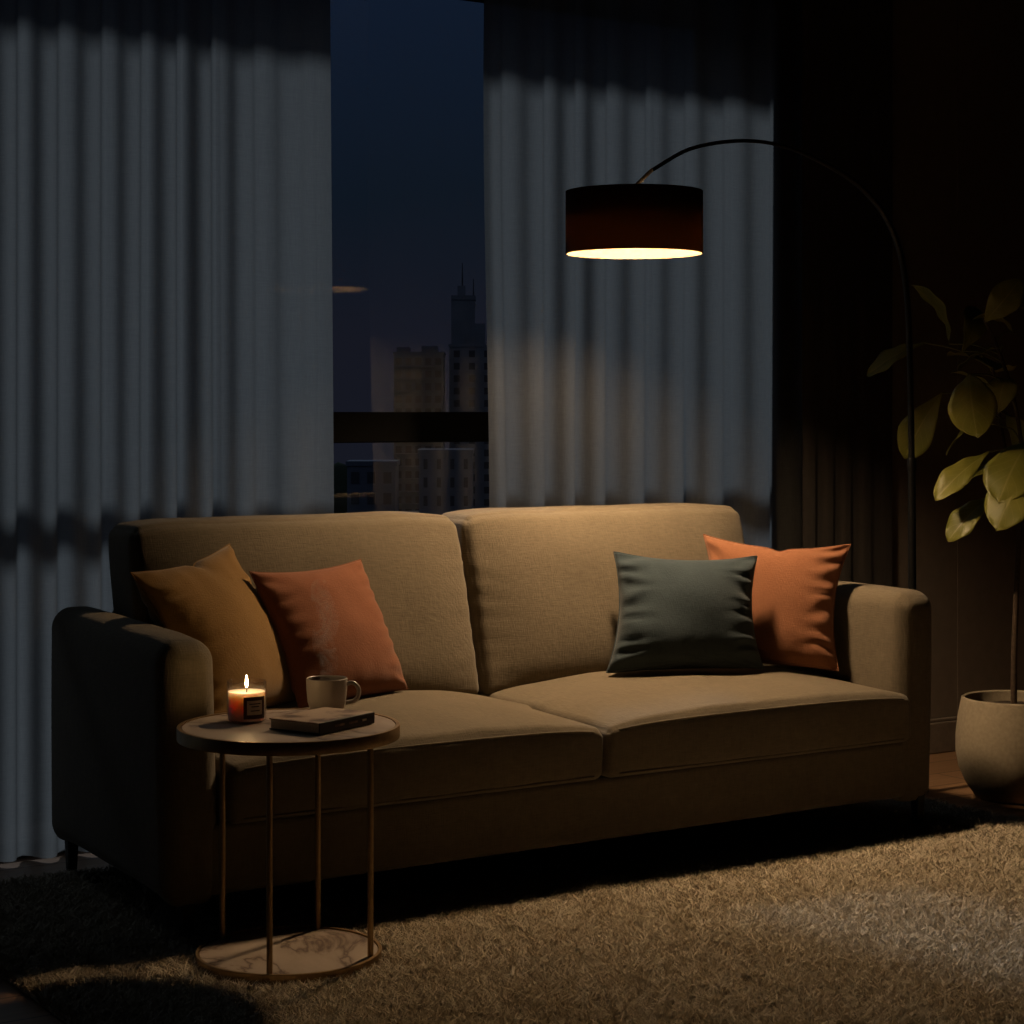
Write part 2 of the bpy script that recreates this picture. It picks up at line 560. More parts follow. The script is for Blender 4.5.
struct(box('floor', (-1.2, -1.6, -.1), (6.4, Y_OUT, 0.), M['floor']))
struct(box('ceiling', (-1.2, -1.6, CEIL), (6.4, Y_OUT, CEIL + .1), M['ceiling']))
bm = bmesh.new()
add_box(bm, (-1.2, Y_IN, 0), (WX0, Y_OUT, CEIL))
add_box(bm, (WX1, Y_IN, 0), (6.4, Y_OUT, CEIL))
add_box(bm, (WX0, Y_IN, WZ1), (WX1, Y_OUT, CEIL))
add_box(bm, (WX0, Y_IN, 0), (WX1, Y_OUT, WZ0))
struct(obj('wall_back', bm, M['wall'], smooth=False))
bm = bmesh.new()
add_box(bm, (PIER_X, PIER_Y, 0), (6.4, Y_IN, CEIL), .004, 1)
struct(obj('wall_pier', bm, M['wall'], smooth=False))
struct(box('trim_1', (5.19, PIER_Y - .0015, .122), (6.3, PIER_Y, CEIL - .02), M['wall']))
struct(box('wall_right', (6.3, -1.6, 0), (6.42, Y_OUT, CEIL), M['dark_wall']))
struct(box('wall_left', (-1.32, -1.6, 0), (-1.2, Y_OUT, CEIL), M['dark_wall']))
struct(box('wall_front', (-1.32, -1.72, 0), (6.42, -1.6, CEIL), M['dark_wall']))
bm = bmesh.new()
add_box(bm, (PIER_X - .012, PIER_Y - .016, 0), (6.3, PIER_Y, .11), .005, 2)
add_box(bm, (PIER_X - .012, PIER_Y - .012, .11), (6.3, PIER_Y, .122), .003, 1)
struct(obj('baseboard_right', bm, M['base'], smooth=False))

# window
bm = bmesh.new()
add_box(bm, (WX0, Y_GL - .03, WZ0), (WX0 + .05, Y_GL + .03, WZ1))
add_box(bm, (WX1 - .03, Y_GL - .03, WZ0), (WX1, Y_GL + .03, WZ1))
add_box(bm, (WX0, Y_GL - .03, WZ1 - .02), (WX1, Y_GL + .03, WZ1))
add_box(bm, (WX0, Y_GL - .03, WZ0), (WX1, Y_GL + .03, WZ0 + .04))
win = struct(obj('window_1', bm, M['frame'], smooth=False))
box('transom', (WX0 + .05, Y_GL - .014, 1.103), (WX1 - .03, Y_GL + .014, 1.2), M['frame'], win, .004, 1)
box('mullion', (1.10, Y_GL - .035, WZ0 + .04), (1.17, Y_GL + .035, WZ1 - .02), M['frame'], win)
for (a, b) in ((WZ0 + .04, 1.103), (1.2, WZ1 - .02)):
    pyobj('pane', [(WX0 + .05, Y_GL, a), (WX1 - .03, Y_GL, a), (WX1 - .03, Y_GL, b), (WX0 + .05, Y_GL, b)], [(0, 1, 2, 3)], M['glass'], win)

# ------------------------------------------------------------------ sheer curtains
def curtain(name, label, x0, x1, yc, ridges, depth, edge_l=None, edge_r=None, seed=0, mat='sheer', group='sheer curtains at the window', over=.03):
    """a hanging cloth in omega folds; ridges are the x of the folds' fronts, depth(x) their amplitude"""
    nx = int((x1 - x0) / .0045)
    zs = [0.012 + (CEIL - .012) * k / 40 for k in range(41)]
    vs, fs = [], []
    def phase(x):
        for a in range(len(ridges) - 1):
            if x < ridges[a + 1] or a == len(ridges) - 2:
                return a + (x - ridges[a]) / (ridges[a + 1] - ridges[a]), ridges[a + 1] - ridges[a]
    for z in zs:
        h = 1 - z / CEIL                         # 0 at the top, 1 at the hem
        for i in range(nx + 1):
            s = i / nx
            x = x0 + (x1 - x0) * s
            ph, lam = phase(x + .014 * h * noise.noise(Vector((x * 1.7, z * .45, seed))))
            a = 2 * PI * ph
            A = depth(x) * (.8 + .3 * h) * (1 + .35 * noise.noise(Vector((int(ph + .5) * 3.1, z * .3, seed + 4.))))
            y = yc - A * math.cos(a) + .004 * noise.noise(Vector((x * 16., z * .6, seed + 9.)))
            xx = x + over * lam * math.sin(2 * a) * min(1, s * 30, (1 - s) * 30)
            if edge_l: xx += edge_l(z) * max(0, 1 - s * 6)
            if edge_r: xx += edge_r(z) * max(0, 1 - (1 - s) * 6)
            vs.append((xx, y, z + (.006 * noise.noise(Vector((x * 5, 0, seed))) if z < .05 else 0)))
    n = nx + 1
    for k in range(len(zs) - 1):
        for i in range(nx):
            fs.append((k * n + i, k * n + i + 1, (k + 1) * n + i + 1, (k + 1) * n + i))
    o = pyobj(name, vs, fs, M[mat])
    return tag(o, label, 'curtain', group)

r1 = random.Random(3)
fl = [-.6 + .112 * k + r1.uniform(-.014, .014) for k in range(21)]
fl = [x for x in fl if x < 1.68] + [1.764, 1.874, 2.000, 2.115, 2.223, 2.322, 2.445, 2.593, 2.765]
curtain('sheer_curtain', 'pale grey sheer curtain in narrow pleats behind the left sofa arm', -.55, 2.728, 5.175, fl,
        lambda x: .027 if x < 2.42 else .027 - .016 * min(1, (x - 2.42) / .12), edge_r=lambda z: .02 * (1 - z / 2.5), seed=1)
fr = [3.207, 3.301, 3.452, 3.568, 3.676, 3.833, 3.995, 4.144, 4.358, 4.508] + [4.62]
curtain('sheer_curtain', 'pale grey sheer curtain behind the black drum lamp shade', 3.277, 4.60, 5.175, fr,
        lambda x: .025, edge_l=lambda z: .012 * math.sin(z * 2.2) - .01, seed=5)
fd = [4.40 + .088 * k + r1.uniform(-.012, .012) for k in range(7)]
curtain('side_drape', 'dark brown opaque drape hanging between the sheer curtain and the bare wall', 4.455, 4.86, 5.075, fd,
        lambda x: .004, seed=8, mat='drape', group=None, over=.02)

# ------------------------------------------------------------------ outside
def far_building(name, label, loc, w, d, h, rz, mat, cols, rows, group, wfrac=.6, band=False):
    t = thing(name, label, 'building', loc, rz, group)
    bm = bmesh.new()
    add_box(bm, (-w / 2, -d / 2, 0), (w / 2, d / 2, h))
    add_box(bm, (-w / 2 - .2, -d / 2 - .2, h), (w / 2 + .2, d / 2 + .2, h + .7))
    obj('block', bm, mat, t, smooth=False)
    fh = 3.1
    first = None
    for r in range(rows):
        z = h - 2.6 - r * fh
        if z < .5: break
        for c in range(cols):
            cw = w / cols
            x = -w / 2 + (c + .5) * cw
            if first is None:
                first = box('window', (-cw * wfrac / 2, -.12, 0), (cw * wfrac / 2, .1, 1.7), M['far_window'], t)
                first.location = (x, -d / 2, z)
            else:
                o = first.copy(); COL.objects.link(o); o.parent = t
                o.location = (x, -d / 2, z)
    if band:
        for r in range(rows):
            z = h - 3.1 - r * fh
            if z > .5: box('balcony_slab', (-w / 2, -d / 2 - 1.0, z), (w / 2, -d / 2, z + .35), mat, t)
    return t

RZ = math.radians(-33)
GZ = -32.
t = far_building('apartment_block', 'flat-topped balconied apartment block left of the tall tower, beyond the window', (253.2, 432.3, GZ), 12.2, 14, 47.4, RZ, M['facade_grey'], 5, 13, None, .62, True)
bm = bmesh.new()
add_box(bm, (-5.6, -3, 48.1), (-2.4, 3, 49.3)); add_box(bm, (.6, -3, 48.1), (4.6, 2, 49.6))
obj('roof_hut', bm, M['facade_grey'], t, smooth=False)
t = far_building('tower_block', 'tallest tower block with a narrow stepped crown and mast beyond the window', (271.5, 429.5, GZ), 19., 15, 49.5, RZ, M['facade_pale'], 5, 13, None, .4)
bm = bmesh.new()
add_box(bm, (-9.1, -4, 50.2), (-3.2, 4, 61.5)); add_box(bm, (-9.1, -4.2, 61.5), (-3.0, 4.2, 62.6)); add_box(bm, (-3.2, -4, 50.2), (-.6, 3, 55.5)); add_box(bm, (2.5, -4, 50.2), (9., 3, 56.))
add_box(bm, (-7.6, -1, 62.6), (-5.6, 1, 65.2))
obj('crown', bm, M['facade_pale'], t, smooth=False)
tube('mast', [(-6.4, 0, 65.), (-6.4, 0, 71.)], [.25, .1], M['far_window'], t, n=6)
tube('mast', [(-3.6, 0, 62.), (-3.6, 0, 67.)], [.2, .1], M['far_window'], t, n=6)
far_building('low_house', 'low flat-roofed house below the apartment block beyond the window', (146.3, 263.6, -20.), 7.2, 8, 13.2, RZ, M['facade_grey'], 3, 3, None, .5)
far_building('office_slab', 'pale blank-walled low building in front of the tower block', (176., 291.5, -20.), 9., 8, 14.2, RZ, M['facade_pale'], 4, 3, None, .3)
vs, fs = lathe_data([(0.01, 0), (3.2, 1.5), (4.6, 5), (4.4, 8), (3, 10.4), (1.4, 11.6), (.01, 12.)], 20)
for i, (lx, ly, lz, lab) in enumerate(((189., 358., -21., 'dark tree crown left of the apartment block beyond the window'), (181.5, 364.5, -22.5, 'dark rounded tree at the left edge of the night view'))):
    vv = [Vector(v) * (1 + .22 * noise.noise(Vector(v) * .45 + Vector((i * 9, 0, 0)))) for v in vs]
    o = tag(pyobj('tree', vv, fs, M['far_tree'], loc=(lx, ly, lz)), lab, 'tree')
o = box('ground', (-200, 40, -32.5), (900, 1100, -32.), M['far_dark'])
struct(o)
box_t = box('terrace', (60, 120, -32), (330, 372, -20.), M['far_dark']); struct(box_t)

# ------------------------------------------------------------------ rug
TX, TY = 1.959, 3.906                # the side table stands pressed into the pile
RX0, RX1, RY0, RY1 = 1.40, 4.40, 2.3, 4.93
rug = thing('shag_rug', 'cream long-pile shag rug on the wood floor under the sofa', 'rug', ((RX0 + RX1) / 2, (RY0 + RY1) / 2, 0))
cx_, cy_ = rug.location.x, rug.location.y
box('backing', (RX0 - cx_, RY0 - cy_, .001), (RX1 - cx_, RY1 - cy_, .008), M['rugback'], rug, .003, 1)
def pile():
    nt_ = 90000
    px = rng.uniform(RX0, RX1, nt_); py = rng.uniform(RY0, RY1, nt_)
    keep = (np.hypot(px - TX, py - TY) > .206)
    px, py = px[keep], py[keep]
    nt_ = len(px)
    nb = 4
    tilt = rng.normal(0, .013, (nt_, 2))
    bx = np.repeat(px, nb) + rng.normal(0, .004, nt_ * nb)
    by = np.repeat(py, nb) + rng.normal(0, .004, nt_ * nb)
    n = nt_ * nb
    L = rng.uniform(.013, .022, n)
    lx = np.repeat(tilt[:, 0], nb) + rng.normal(0, .010, n)
    ly = np.repeat(tilt[:, 1], nb) + rng.normal(0, .010, n)
    ang = rng.uniform(0, PI, n)
    w = rng.uniform(.0010, .0017, n)
    dx, dy = np.cos(ang) * w, np.sin(ang) * w
    z0 = np.full(n, .007)
    V = np.empty((n, 5, 3), np.float32)
    V[:, 0] = np.stack([bx - dx, by - dy, z0], 1)
    V[:, 1] = np.stack([bx + dx, by + dy, z0], 1)
    V[:, 2] = np.stack([bx + dx + lx * .35, by + dy + ly * .35, z0 + L * .6], 1)
    V[:, 3] = np.stack([bx - dx + lx * .35, by - dy + ly * .35, z0 + L * .6], 1)
    V[:, 4] = np.stack([bx + lx, by + ly, z0 + L], 1)
    V[:, :, 0] -= cx_; V[:, :, 1] -= cy_
    me = bpy.data.meshes.new('pile')
    me.vertices.add(n * 5)
    me.vertices.foreach_set('co', V.reshape(-1))
    base = np.arange(n, dtype=np.int32)[:, None] * 5
    loops = (base + np.array([0, 1, 2, 3, 3, 2, 4], np.int32)[None]).reshape(-1)
    me.loops.add(n * 7)
    me.loops.foreach_set('vertex_index', loops)
    me.polygons.add(n * 2)
    st = (np.arange(n, dtype=np.int32)[:, None] * 7 + np.array([0, 4], np.int32)[None]).reshape(-1)
    me.polygons.foreach_set('loop_start', st)
    me.update(calc_edges=True)
    me.validate()
    o = link('pile', me, M['pile'], rug, smooth=False)
    o['kind'] = 'stuff'
pile()

# ------------------------------------------------------------------ sofa (centre x 2.97)
SX, SY = 2.97, 4.60
sofa = thing('two_seat_sofa', 'taupe woven two-seat sofa on black legs in front of the window', 'sofa', (SX, SY, 0))
def W(x, y, z): return Vector((x - SX, y - SY, z))
def wrinkle(p, a, s, seed):
    return a * noise.noise(p * s + Vector((seed, seed * 2.1, 0)))

# base rail: narrower at the back like the arms
def base_warp(p, u, v, w):
    p.x *= 1 - .03 * (v + 1) / 2
    return p
bmb = soft_block(2.18, .84, .165, .02, base_warp, 20, 10, 4)
obj('base_frame', bmb, M['sofa'], sofa, W(2.97, 4.59, .183))

# back rest shell
def shell_warp(p, u, v, w):
    p.y += .05 * (w + 1) / 2
    p.x *= 1 - .02 * (w + 1) / 2
    return p
obj('back_shell', soft_block(1.98, .11, .58, .04, shell_warp, 20, 3, 8), M['sofa'], sofa, W(2.97, 4.965, .40))

def seat(x0, x1, seed):
    w = x1 - x0
    y0, y1 = 4.135, 4.80
    d = y1 - y0
    z0, z1 = .263, .402
    h = z1 - z0
    def warp(p, u, v, w_):
        fu = max(0, 1 - u * u); fv = max(0, 1 - v * v)
        if w_ > .2:
            k = (w_ - .2) / .8
            p.z += k * (.058 * fu ** .6 * (.35 + .65 * max(0, 1 - ((v - .25) / 1.25) ** 2)) )
            p.z += k * wrinkle(p, .004, 7, seed)
            p.z -= k * .010 * (u * u) ** 3 * (1 if v < 0 else 0)
        if v < 0:
            p.y -= .012 * (-v) * fu * max(0, 1 - w_ * w_)
        p.y += -v * .004 * wrinkle(p, 1., 9, seed) if abs(v) > .8 else 0
        return p
    c = obj('seat_cushion', soft_block(w, d, h, .026, warp, 34, 22, 4), M['sofa'], sofa, W((x0 + x1) / 2, (y0 + y1) / 2, (z0 + z1) / 2))
    # welt along the front top and bottom edges
    for zz, nm in ((h / 2 - .010, 'top'), (-h / 2 + .012, 'bottom')):
        pts = []
        for k in range(41):
            s = -1 + 2 * k / 40
            u = s * (1 - .03)
            yy = -d / 2 + .003 - (.004 if nm == 'top' else .002) * (1 - s * s)
            zc = zz + (.010 * (1 - s * s) ** .6 - .008 * s ** 6 if nm == 'top' else 0)
            if abs(s) == 1: yy += .02
            pts.append((u * w / 2, yy, zc))
        tube('piping', pts, .0035, M['sofa'], c, n=8)
    return c
seat(1.925, 2.972, 1.)
seat(2.978, 4.045, 4.)

def back(x0, x1, seed):
    w = x1 - x0
    z0, z1 = .405, .915
    h = z1 - z0
    d = .185
    r_ = .03
    def warp(p, u, v, w_):
        fu = max(0, 1 - u ** 4); fw = max(0, 1 - w_ ** 4)
        if v < 0:
            p.y -= -v * .050 * fu * fw * (1.0 - .25 * w_)
            p.y += wrinkle(p, .006, 6, seed)
            # pull creases running in from the two vertical seams
            e = max(0, abs(u) - .72) / .28
            p.y += .0018 * e * math.sin(w_ * 26 + seed * 3 + 4 * noise.noise(Vector((u * 3, w_ * 4, seed)))) * fw
        p.z += .006 * noise.noise(Vector((u * 2.2, seed, 0))) * (w_ if w_ > 0 else 0)
        p.x -= .012 * u * max(0, w_) ** 6 + 0
        p.y += .125 * (w_ + 1) / 2          # lean
        p.z -= .012 * abs(u) ** 8 * max(0, w_)
        return p
    c = obj('back_cushion', soft_block(w, d, h, r_, warp, 40, 4, 30), M['sofa'], sofa, W((x0 + x1) / 2, 4.805, (z0 + z1) / 2))
    # edge seam round the front face
    pts = []
    for s in range(64):
        a = 2 * PI * s / 64
        cu, sw = math.cos(a), math.sin(a)
        k = 1 / (abs(cu) ** 14 + abs(sw) ** 14) ** (1 / 14)
        u, w_ = cu * k, sw * k
        px_ = u * (w / 2 - .012) - .012 * u * max(0, w_) ** 6
        pz = w_ * (h / 2 - .014) - .012 * abs(u) ** 8 * max(0, w_)
        pts.append((px_, -d / 2 + .020 + .125 * (w_ + 1) / 2, pz))
    pts.append(pts[0])
    tube('piping', pts, .0035, M['sofa'], c, n=6)
back(1.970, 2.968, 2.)
back(2.974, 4.0, 6.)

def arm(side):
    """side -1 left, +1 right: splayed in plan, rolled inner top edge, rounded front top corner"""
    w, d, h = .140, .88, .600
    yc, zc = 4.602, .392
    def warp(p, u, v, w_):
        if w_ < -.6: p.z -= .02 * ((-w_ - .6) / .4) * (abs(v) ** 6)
        # slight crown, front-top corner dropping, flare outward at the front and top
        p.z -= .010 * max(0, (-v - .4) / .6) ** 2 * max(0, w_)
        p.x += side * (.044 * (1 - (v + 1) / 2) - .018)
        p.x += side * .012 * (w_ * .5 + .5) * (1 - (v + 1) / 2)
        bulge = max(0, 1 - w_ * w_) * max(0, 1 - v * v)
        p.x += .010 * u * bulge
        p.y -= .004 * max(0, -v) ** 3 * (1 - w_ * w_)
        p.z += wrinkle(p, .003, 8, side * 3.) * max(0, w_)
        return p
    bm = soft_block(w, d, h, .052, warp, 4, 30, 20)
    x = SX + side * 1.092
    return obj('arm', bm, M['sofa'], sofa, W(x, yc, zc))
arm(-1); arm(1)
for (lx, ly) in ((1.885, 5.02), (4.05, 5.0), (1.845, 4.19), (4.108, 4.185)):
    bm = bmesh.new()
    bmesh.ops.create_cone(bm, cap_ends=True, segments=4, radius1=.016, radius2=.023, depth=.112)
    bmesh.ops.rotate(bm, verts=bm.verts, matrix=Matrix.Rotation(PI / 4, 3, 'Z'))
    z_bot = .010 if ly < RY1 else 0.0
    bmesh.ops.bevel(bm, geom=list(bm.edges), offset=.002, segments=2, affect='EDGES')
    for v in bm.verts: v.co.z = z_bot + (v.co.z + .056) * (.115 - z_bot) / .112
    obj('leg', bm, M['legs'], sofa, W(lx, ly, 0), smooth=False)

# ------------------------------------------------------------------ pillows from four corners
def pillow(name, label, TL, TR, BR, BL, T, mat, seed, dent=0., crease=1., pin=.075):
    TL, TR, BR, BL = map(Vector, (TL, TR, BR, BL))
    c = (TL + TR + BR + BL) / 4
    nrm = (TR - TL + BR - BL).cross(TL - BL + TR - BR).normalized()   # towards the room
    n = 44
    g = [math.sin(PI / 2 * (-1 + 2 * i / n)) * .55 + (-1 + 2 * i / n) * .45 for i in range(n + 1)]
    base = c - Vector((0, 0, c.z - min(BL.z, BR.z)))
    front, backv = {}, {}
    vs, fs = [], []
    def pt(u, v, s):
        uu = u * (1 - pin * (1 - v * v) * abs(u) ** 1.5)
        vv = v * (1 - pin * (.35 if v < 0 else 1.) * (1 - u * u) * abs(v) ** 1.5)
        if dent and v > 0:
            vv -= dent * math.exp(-((u - .05) / .10) ** 2) * v ** 3
        p = (TL * (1 - uu) * (1 + vv) + TR * (1 + uu) * (1 + vv) + BR * (1 + uu) * (1 - vv) + BL * (1 - uu) * (1 - vv)) / 4
        prof = (max(0, 1 - u * u) * max(0, 1 - v * v))
        th = T / 2 * prof ** .48
        # creases running in from the side seams, fading towards the middle
        eu = abs(u) ** 3 * (1 - u * u) * 2.6
        ev = abs(v) ** 4 * (1 - v * v) * 1.6
        eu = abs(u) ** 6 * (1 - u * u) * 5.0
        wr = .0085 * crease * eu * math.sin(v * 24 + seed + 4.5 * noise.noise(Vector((u * 2, v * 3, seed))))
        wr += .0045 * crease * ev * math.sin(u * 15 + seed * 2 + 3 * noise.noise(Vector((v * 2, u * 3, seed + 5))))
        wr += .012 * noise.noise(Vector((u * 1.6, v * 1.6, seed + 11))) * prof
        # a soft sag: fuller below the middle
        th *= 1 - .12 * v
        return p + nrm * s * (th + wr) - base
    idx = {}
    for s in (1, -1):
        for i, u in enumerate(g):
            for j, v in enumerate(g):
                rim = i in (0, n) or j in (0, n)
                if rim and s == -1:
                    idx[(s, i, j)] = idx[(1, i, j)]
                    continue
                idx[(s, i, j)] = len(vs)
                vs.append(pt(u, v, s))
        for i in range(n):
            for j in range(n):
                q = [idx[(s, i, j)], idx[(s, i + 1, j)], idx[(s, i + 1, j + 1)], idx[(s, i, j + 1)]]
                fs.append(q if s == 1 else q[::-1])
    o = pyobj(name, vs, fs, mat, None, base)
    tag(o, label, 'cushion', 'throw cushions on the sofa')
    # knife-edge seam round the rim
    rim = [vs[idx[(1, i, 0)]] for i in range(n)] + [vs[idx[(1, n, j)]] for j in range(n)] + [vs[idx[(1, i, n)]] for i in range(n, 0, -1)] + [vs[idx[(1, 0, j)]] for j in range(n, -1, -1)]
    tube('seam', rim, .0022, mat, o, n=6)
    return o

pillow('throw_pillow', 'mustard yellow cushion leaning in the left corner of the sofa', (1.858, 4.552, .812), (2.218, 4.765, .857), (2.345, 4.60, .462), (1.995, 4.39, .452), .17, M['yellow'], 1.3, dent=.07, crease=.8, pin=.10)
pillow('throw_pillow', 'rust red cushion on the left seat in front of the mustard one', (2.208, 4.622, .794), (2.596, 4.747, .802), (2.672, 4.625, .462), (2.285, 4.495, .452), .15, M['rust'], 4.1, crease=.7, pin=.09)
pillow('throw_pillow', 'dark teal cushion on the right seat in front of the orange one', (3.397, 4.69, 0.795), (3.765, 4.49, 0.781), (3.728, 4.415, .464), (3.285, 4.570, .468), .17, M['teal'], 2.2, crease=1.5, pin=.12)
pillow('throw_pillow', 'bright orange cushion against the right sofa arm behind the teal one', (3.762, 4.735, .832), (4.025, 4.375, .812), (3.955, 4.350, .450), (3.695, 4.665, .456), .12, M['orange'], 7.7, dent=.05, crease=1.4, pin=.15)

# ------------------------------------------------------------------ side table
tb = thing('side_table', 'round marble side table with brass rods beside the left sofa arm', 'table', (TX, TY, .0))
def disc(r, z0, z1, bev=.002, n=96):
    return [(0.0001, z0), (r - bev, z0), (r, z0 + bev), (r, z1 - bev), (r - bev, z1), (.0001, z1)]
TOP, BASE = .520, .034
lathe('tabletop', disc(.2315, .502, TOP), M['marble'], tb, n=96)
lathe('top_rim', [(.2320, .494), (.2405, .494), (.2410, .496), (.2410, TOP), (.2400, .5215), (.2320, .5215)], M['aged_brass'], tb, n=96, close=True)
lathe('base_plate', disc(.1935, .010, BASE - .003), M['marble'], tb, n=96)
lathe('base_rim', [(.1940, .0085), (.2005, .0085), (.2010, .010), (.2010, BASE - .001), (.2000, BASE), (.1940, BASE)], M['aged_brass'], tb, n=96, close=True)
th_ = math.radians(33)
for a in (148, 264, 76, 345):
    r = .187
    ccx, ccd = r * math.cos(math.radians(a)), r * math.sin(math.radians(a))
    x, y = ccx * math.cos(th_) + ccd * math.sin(th_), -ccx * math.sin(th_) + ccd * math.cos(th_)
    tube('rod', [(x, y, BASE - .008), (x, y, .505)], .0065, M['aged_brass'], tb, n=14)

# candle in a glass
KX, KY, TZ = 1.907, 4.009, TOP
cd = thing('jar_candle', 'lit candle in a clear glass jar on the round side table', 'candle', (KX, KY, TZ))
R_ = .0435
lathe('glass_jar', [(.0001, .001), (R_ - .004, .001), (R_, .005), (R_, .088), (R_ - .0012, .0892), (R_ - .0024, .088), (R_ - .0024, .0045), (.0001, .0045)], M['jar'], cd, n=64)
lathe('wax', [(.0001, .005), (R_ - .0028, .005), (R_ - .0028, .066), (R_ - .006, .0645), (.015, .063), (.0001, .063)], M['wax'], cd, n=64)
tube('wick', [(0, 0, .061), (.0006, 0, .072), (.0016, 0, .077)], .0013, M['wick'], cd, n=8)
fl_ = [(0.0001, .073), (.0020, .076), (.0031, .081), (.0029, .086), (.0020, .092), (.0010, .097), (.0001, .101)]
lathe('flame', fl_, M['flame'], cd, n=20)
# label patch wrapped on the jar, facing the camera
def patch(name, a0, a1, z0, z1, r, mat, parent, th=.0005):
    n = 16
    vs, fs = [], []
    for rr in (r, r + th):
        for k in range(n + 1):
            a = a0 + (a1 - a0) * k / n
            vs.append((rr * math.cos(a), rr * math.sin(a), z0)); vs.append((rr * math.cos(a), rr * math.sin(a), z1))
    m = 2 * (n + 1)
    for k in range(n):
        i = 2 * k
        fs.append((i, i + 1, i + 3, i + 2)); fs.append((m + i, m + i + 2, m + i + 3, m + i + 1))
        fs.append((i, i + 2, m + i + 2, m + i)); fs.append((i + 1, m + i + 1, m + i + 3, i + 3))
    fs.append((0, m, m + 1, 1)); fs.append((2 * n, 2 * n + 1, m + 2 * n + 1, m + 2 * n))
    return pyobj(name, vs, fs, mat, parent, smooth=False)
ca = math.atan2(-KY, -KX)          # towards the camera
lb = patch('paper_label', ca - .15, ca + 1.05, .010, .058, R_ + .0002, M['label_dark'], cd)
lb['label'] = 'dark square paper label'
p2 = patch('label_panel', ca + .02, ca + .84, .019, .050, R_ + .0008, M['label_pale'], lb)
for z_, k in ((.042, .30), (.036, .20), (.027, .24)):
    patch('ink_line', ca + .44 - k, ca + .44 + k, z_, z_ + .0022, R_ + .0014, M['ink'], lb, .0002)

# mug
GX, GY = 2.124, 4.044
mug = thing('mug', 'cream ceramic mug with a round handle behind the book', 'mug', (GX, GY, TZ), -th_)
mp = [(.0001, 0), (.034, 0), (.038, .003), (.0435, .022), (.0462, .050), (.0468, .074), (.0455, .0755), (.0440, .074), (.0432, .050), (.0405, .022), (.034, .006), (.0001, .005)]
lathe('cup', mp, M['mug'], mug, n=64)
lathe('tea', [(.0001, .058), (.0430, .058), (.0430, .0595), (.0001, .0600)], M['tea'], mug, n=48)
hp = spline([(.0440, 0, .062), (.060, 0, .064), (.0715, 0, .053), (.0720, 0, .036), (.062, 0, .023), (.0435, 0, .019)], 8)
vs, fs = tube_data(hp, .0050, 12)
pyobj('handle', [Vector((v.x, v.y * 1.25, v.z)) for v in vs], fs, M['mug'], mug)

# steam over the mug
sp = spline([(0, 0, 0), (.006, .002, .05), (-.010, 0, .10), (.004, .003, .15), (-.016, 0, .20), (-.020, .004, .24)], 6)
rd = [.016 + .012 * math.sin(PI * k / (len(sp) - 1)) for k in range(len(sp))]
rd[-1] = .006
vs, fs = tube_data(sp, rd, 14)
st = pyobj('steam', vs, fs, M['steam'], None, (GX, GY, TZ + .062))
tag(st, 'faint wisp of steam rising from the cream mug', 'steam', kind='stuff')

# book
A, Bc, C_ = Vector((1.895, 3.869, 0)), Vector((1.945, 3.742, 0)), Vector((2.120, 3.821, 0))
ex = (C_ - Bc); ey = (A - Bc)
bw, bl = ex.length, ey.length
ang = math.atan2(ex.y, ex.x)
mid = Bc + ex / 2 + ey / 2
book = thing('book', 'closed hardback book with a printed cover in front of the mug', 'book', (mid.x, mid.y, TZ + .0016), ang)
bl = .135
box('pages', (-bw / 2 + .003, -bl / 2 + .002, .0025), (bw / 2 - .003, bl / 2 - .003, .0215), M['pages'], book)
box('cover', (-bw / 2, -bl / 2, .0215), (bw / 2, bl / 2, .0245), M['cover'], book, .0008, 1)
box('cover', (-bw / 2, -bl / 2, 0), (bw / 2, bl / 2, .0025), M['cover_dark'], book, .0008, 1)
sp_ = box('spine', (-bw / 2, -bl / 2 - .003, 0), (bw / 2, -bl / 2 + .001, .0245), M['cover_dark'], book, .001, 2)
for a, b in ((-.045, -.012), (.004, .034), (.052, .066)):
    box('spine_print', (a, -bl / 2 - .0034, .010), (b, -bl / 2 - .0028, .0145), M['label_pale'] if a > .05 else M['cover'], sp_)

# ------------------------------------------------------------------ arc floor lamp
LX, LY = 4.471, 4.580
lamp = thing('arc_floor_lamp', 'black arc floor lamp with a drum shade reaching over the sofa', 'lamp', (LX, LY, 0))
def Lw(x, y, z): return Vector((x - LX, y - LY, z))
lathe('base', [(.0001, 0), (.080, 0), (.084, .004), (.084, .040), (.080, .045), (.0001, .046)], M["black"], lamp, (.010, .055, 0), n=48)
arc = [(3.442, 4.567, 1.890), (3.580, 4.569, 1.960), (3.749, 4.571, 1.996), (3.904, 4.573, 1.999), (4.044, 4.575, 1.973), (4.207, 4.577, 1.917), (4.333, 4.578, 1.832), (4.410, 4.579, 1.721), (4.447, 4.580, 1.582), (4.461, 4.580, 1.394), (4.470, 4.580, 1.034)]
sm = spline([Lw(*p) for p in arc], 8)
nn = len(sm)
tube('arm', sm, [.0058 + .0040 * min(1, max(0, (k / nn - .35) / .12)) for k in range(nn)], M['black'], lamp, n=14)
tube('pole', [Lw(4.470, 4.580, 1.04), (0.001, 0, .648), (.004, 0, .03)], .0125, M['black'], lamp, n=16)
lathe('joint', [(.0001, -.02), (.0145, -.02), (.0150, -.018), (.0150, .018), (.0145, .02), (.0001, .02)], M['black'], lamp, Lw(4.470, 4.580, 1.035), n=20)
sc_ = Lw(3.378, 4.566, 0)
neck = tube('neck', [Lw(3.442, 4.567, 1.891), Lw(3.368, 4.566, 1.829), Lw(3.366, 4.566, 1.815)], .0055, M['brass'], lamp, n=14)
neck['label'] = 'short brass neck'
SR, SZ0, SZ1 = .1945, 1.648, 1.825
DZ0 = SZ0 + .150
n = 96
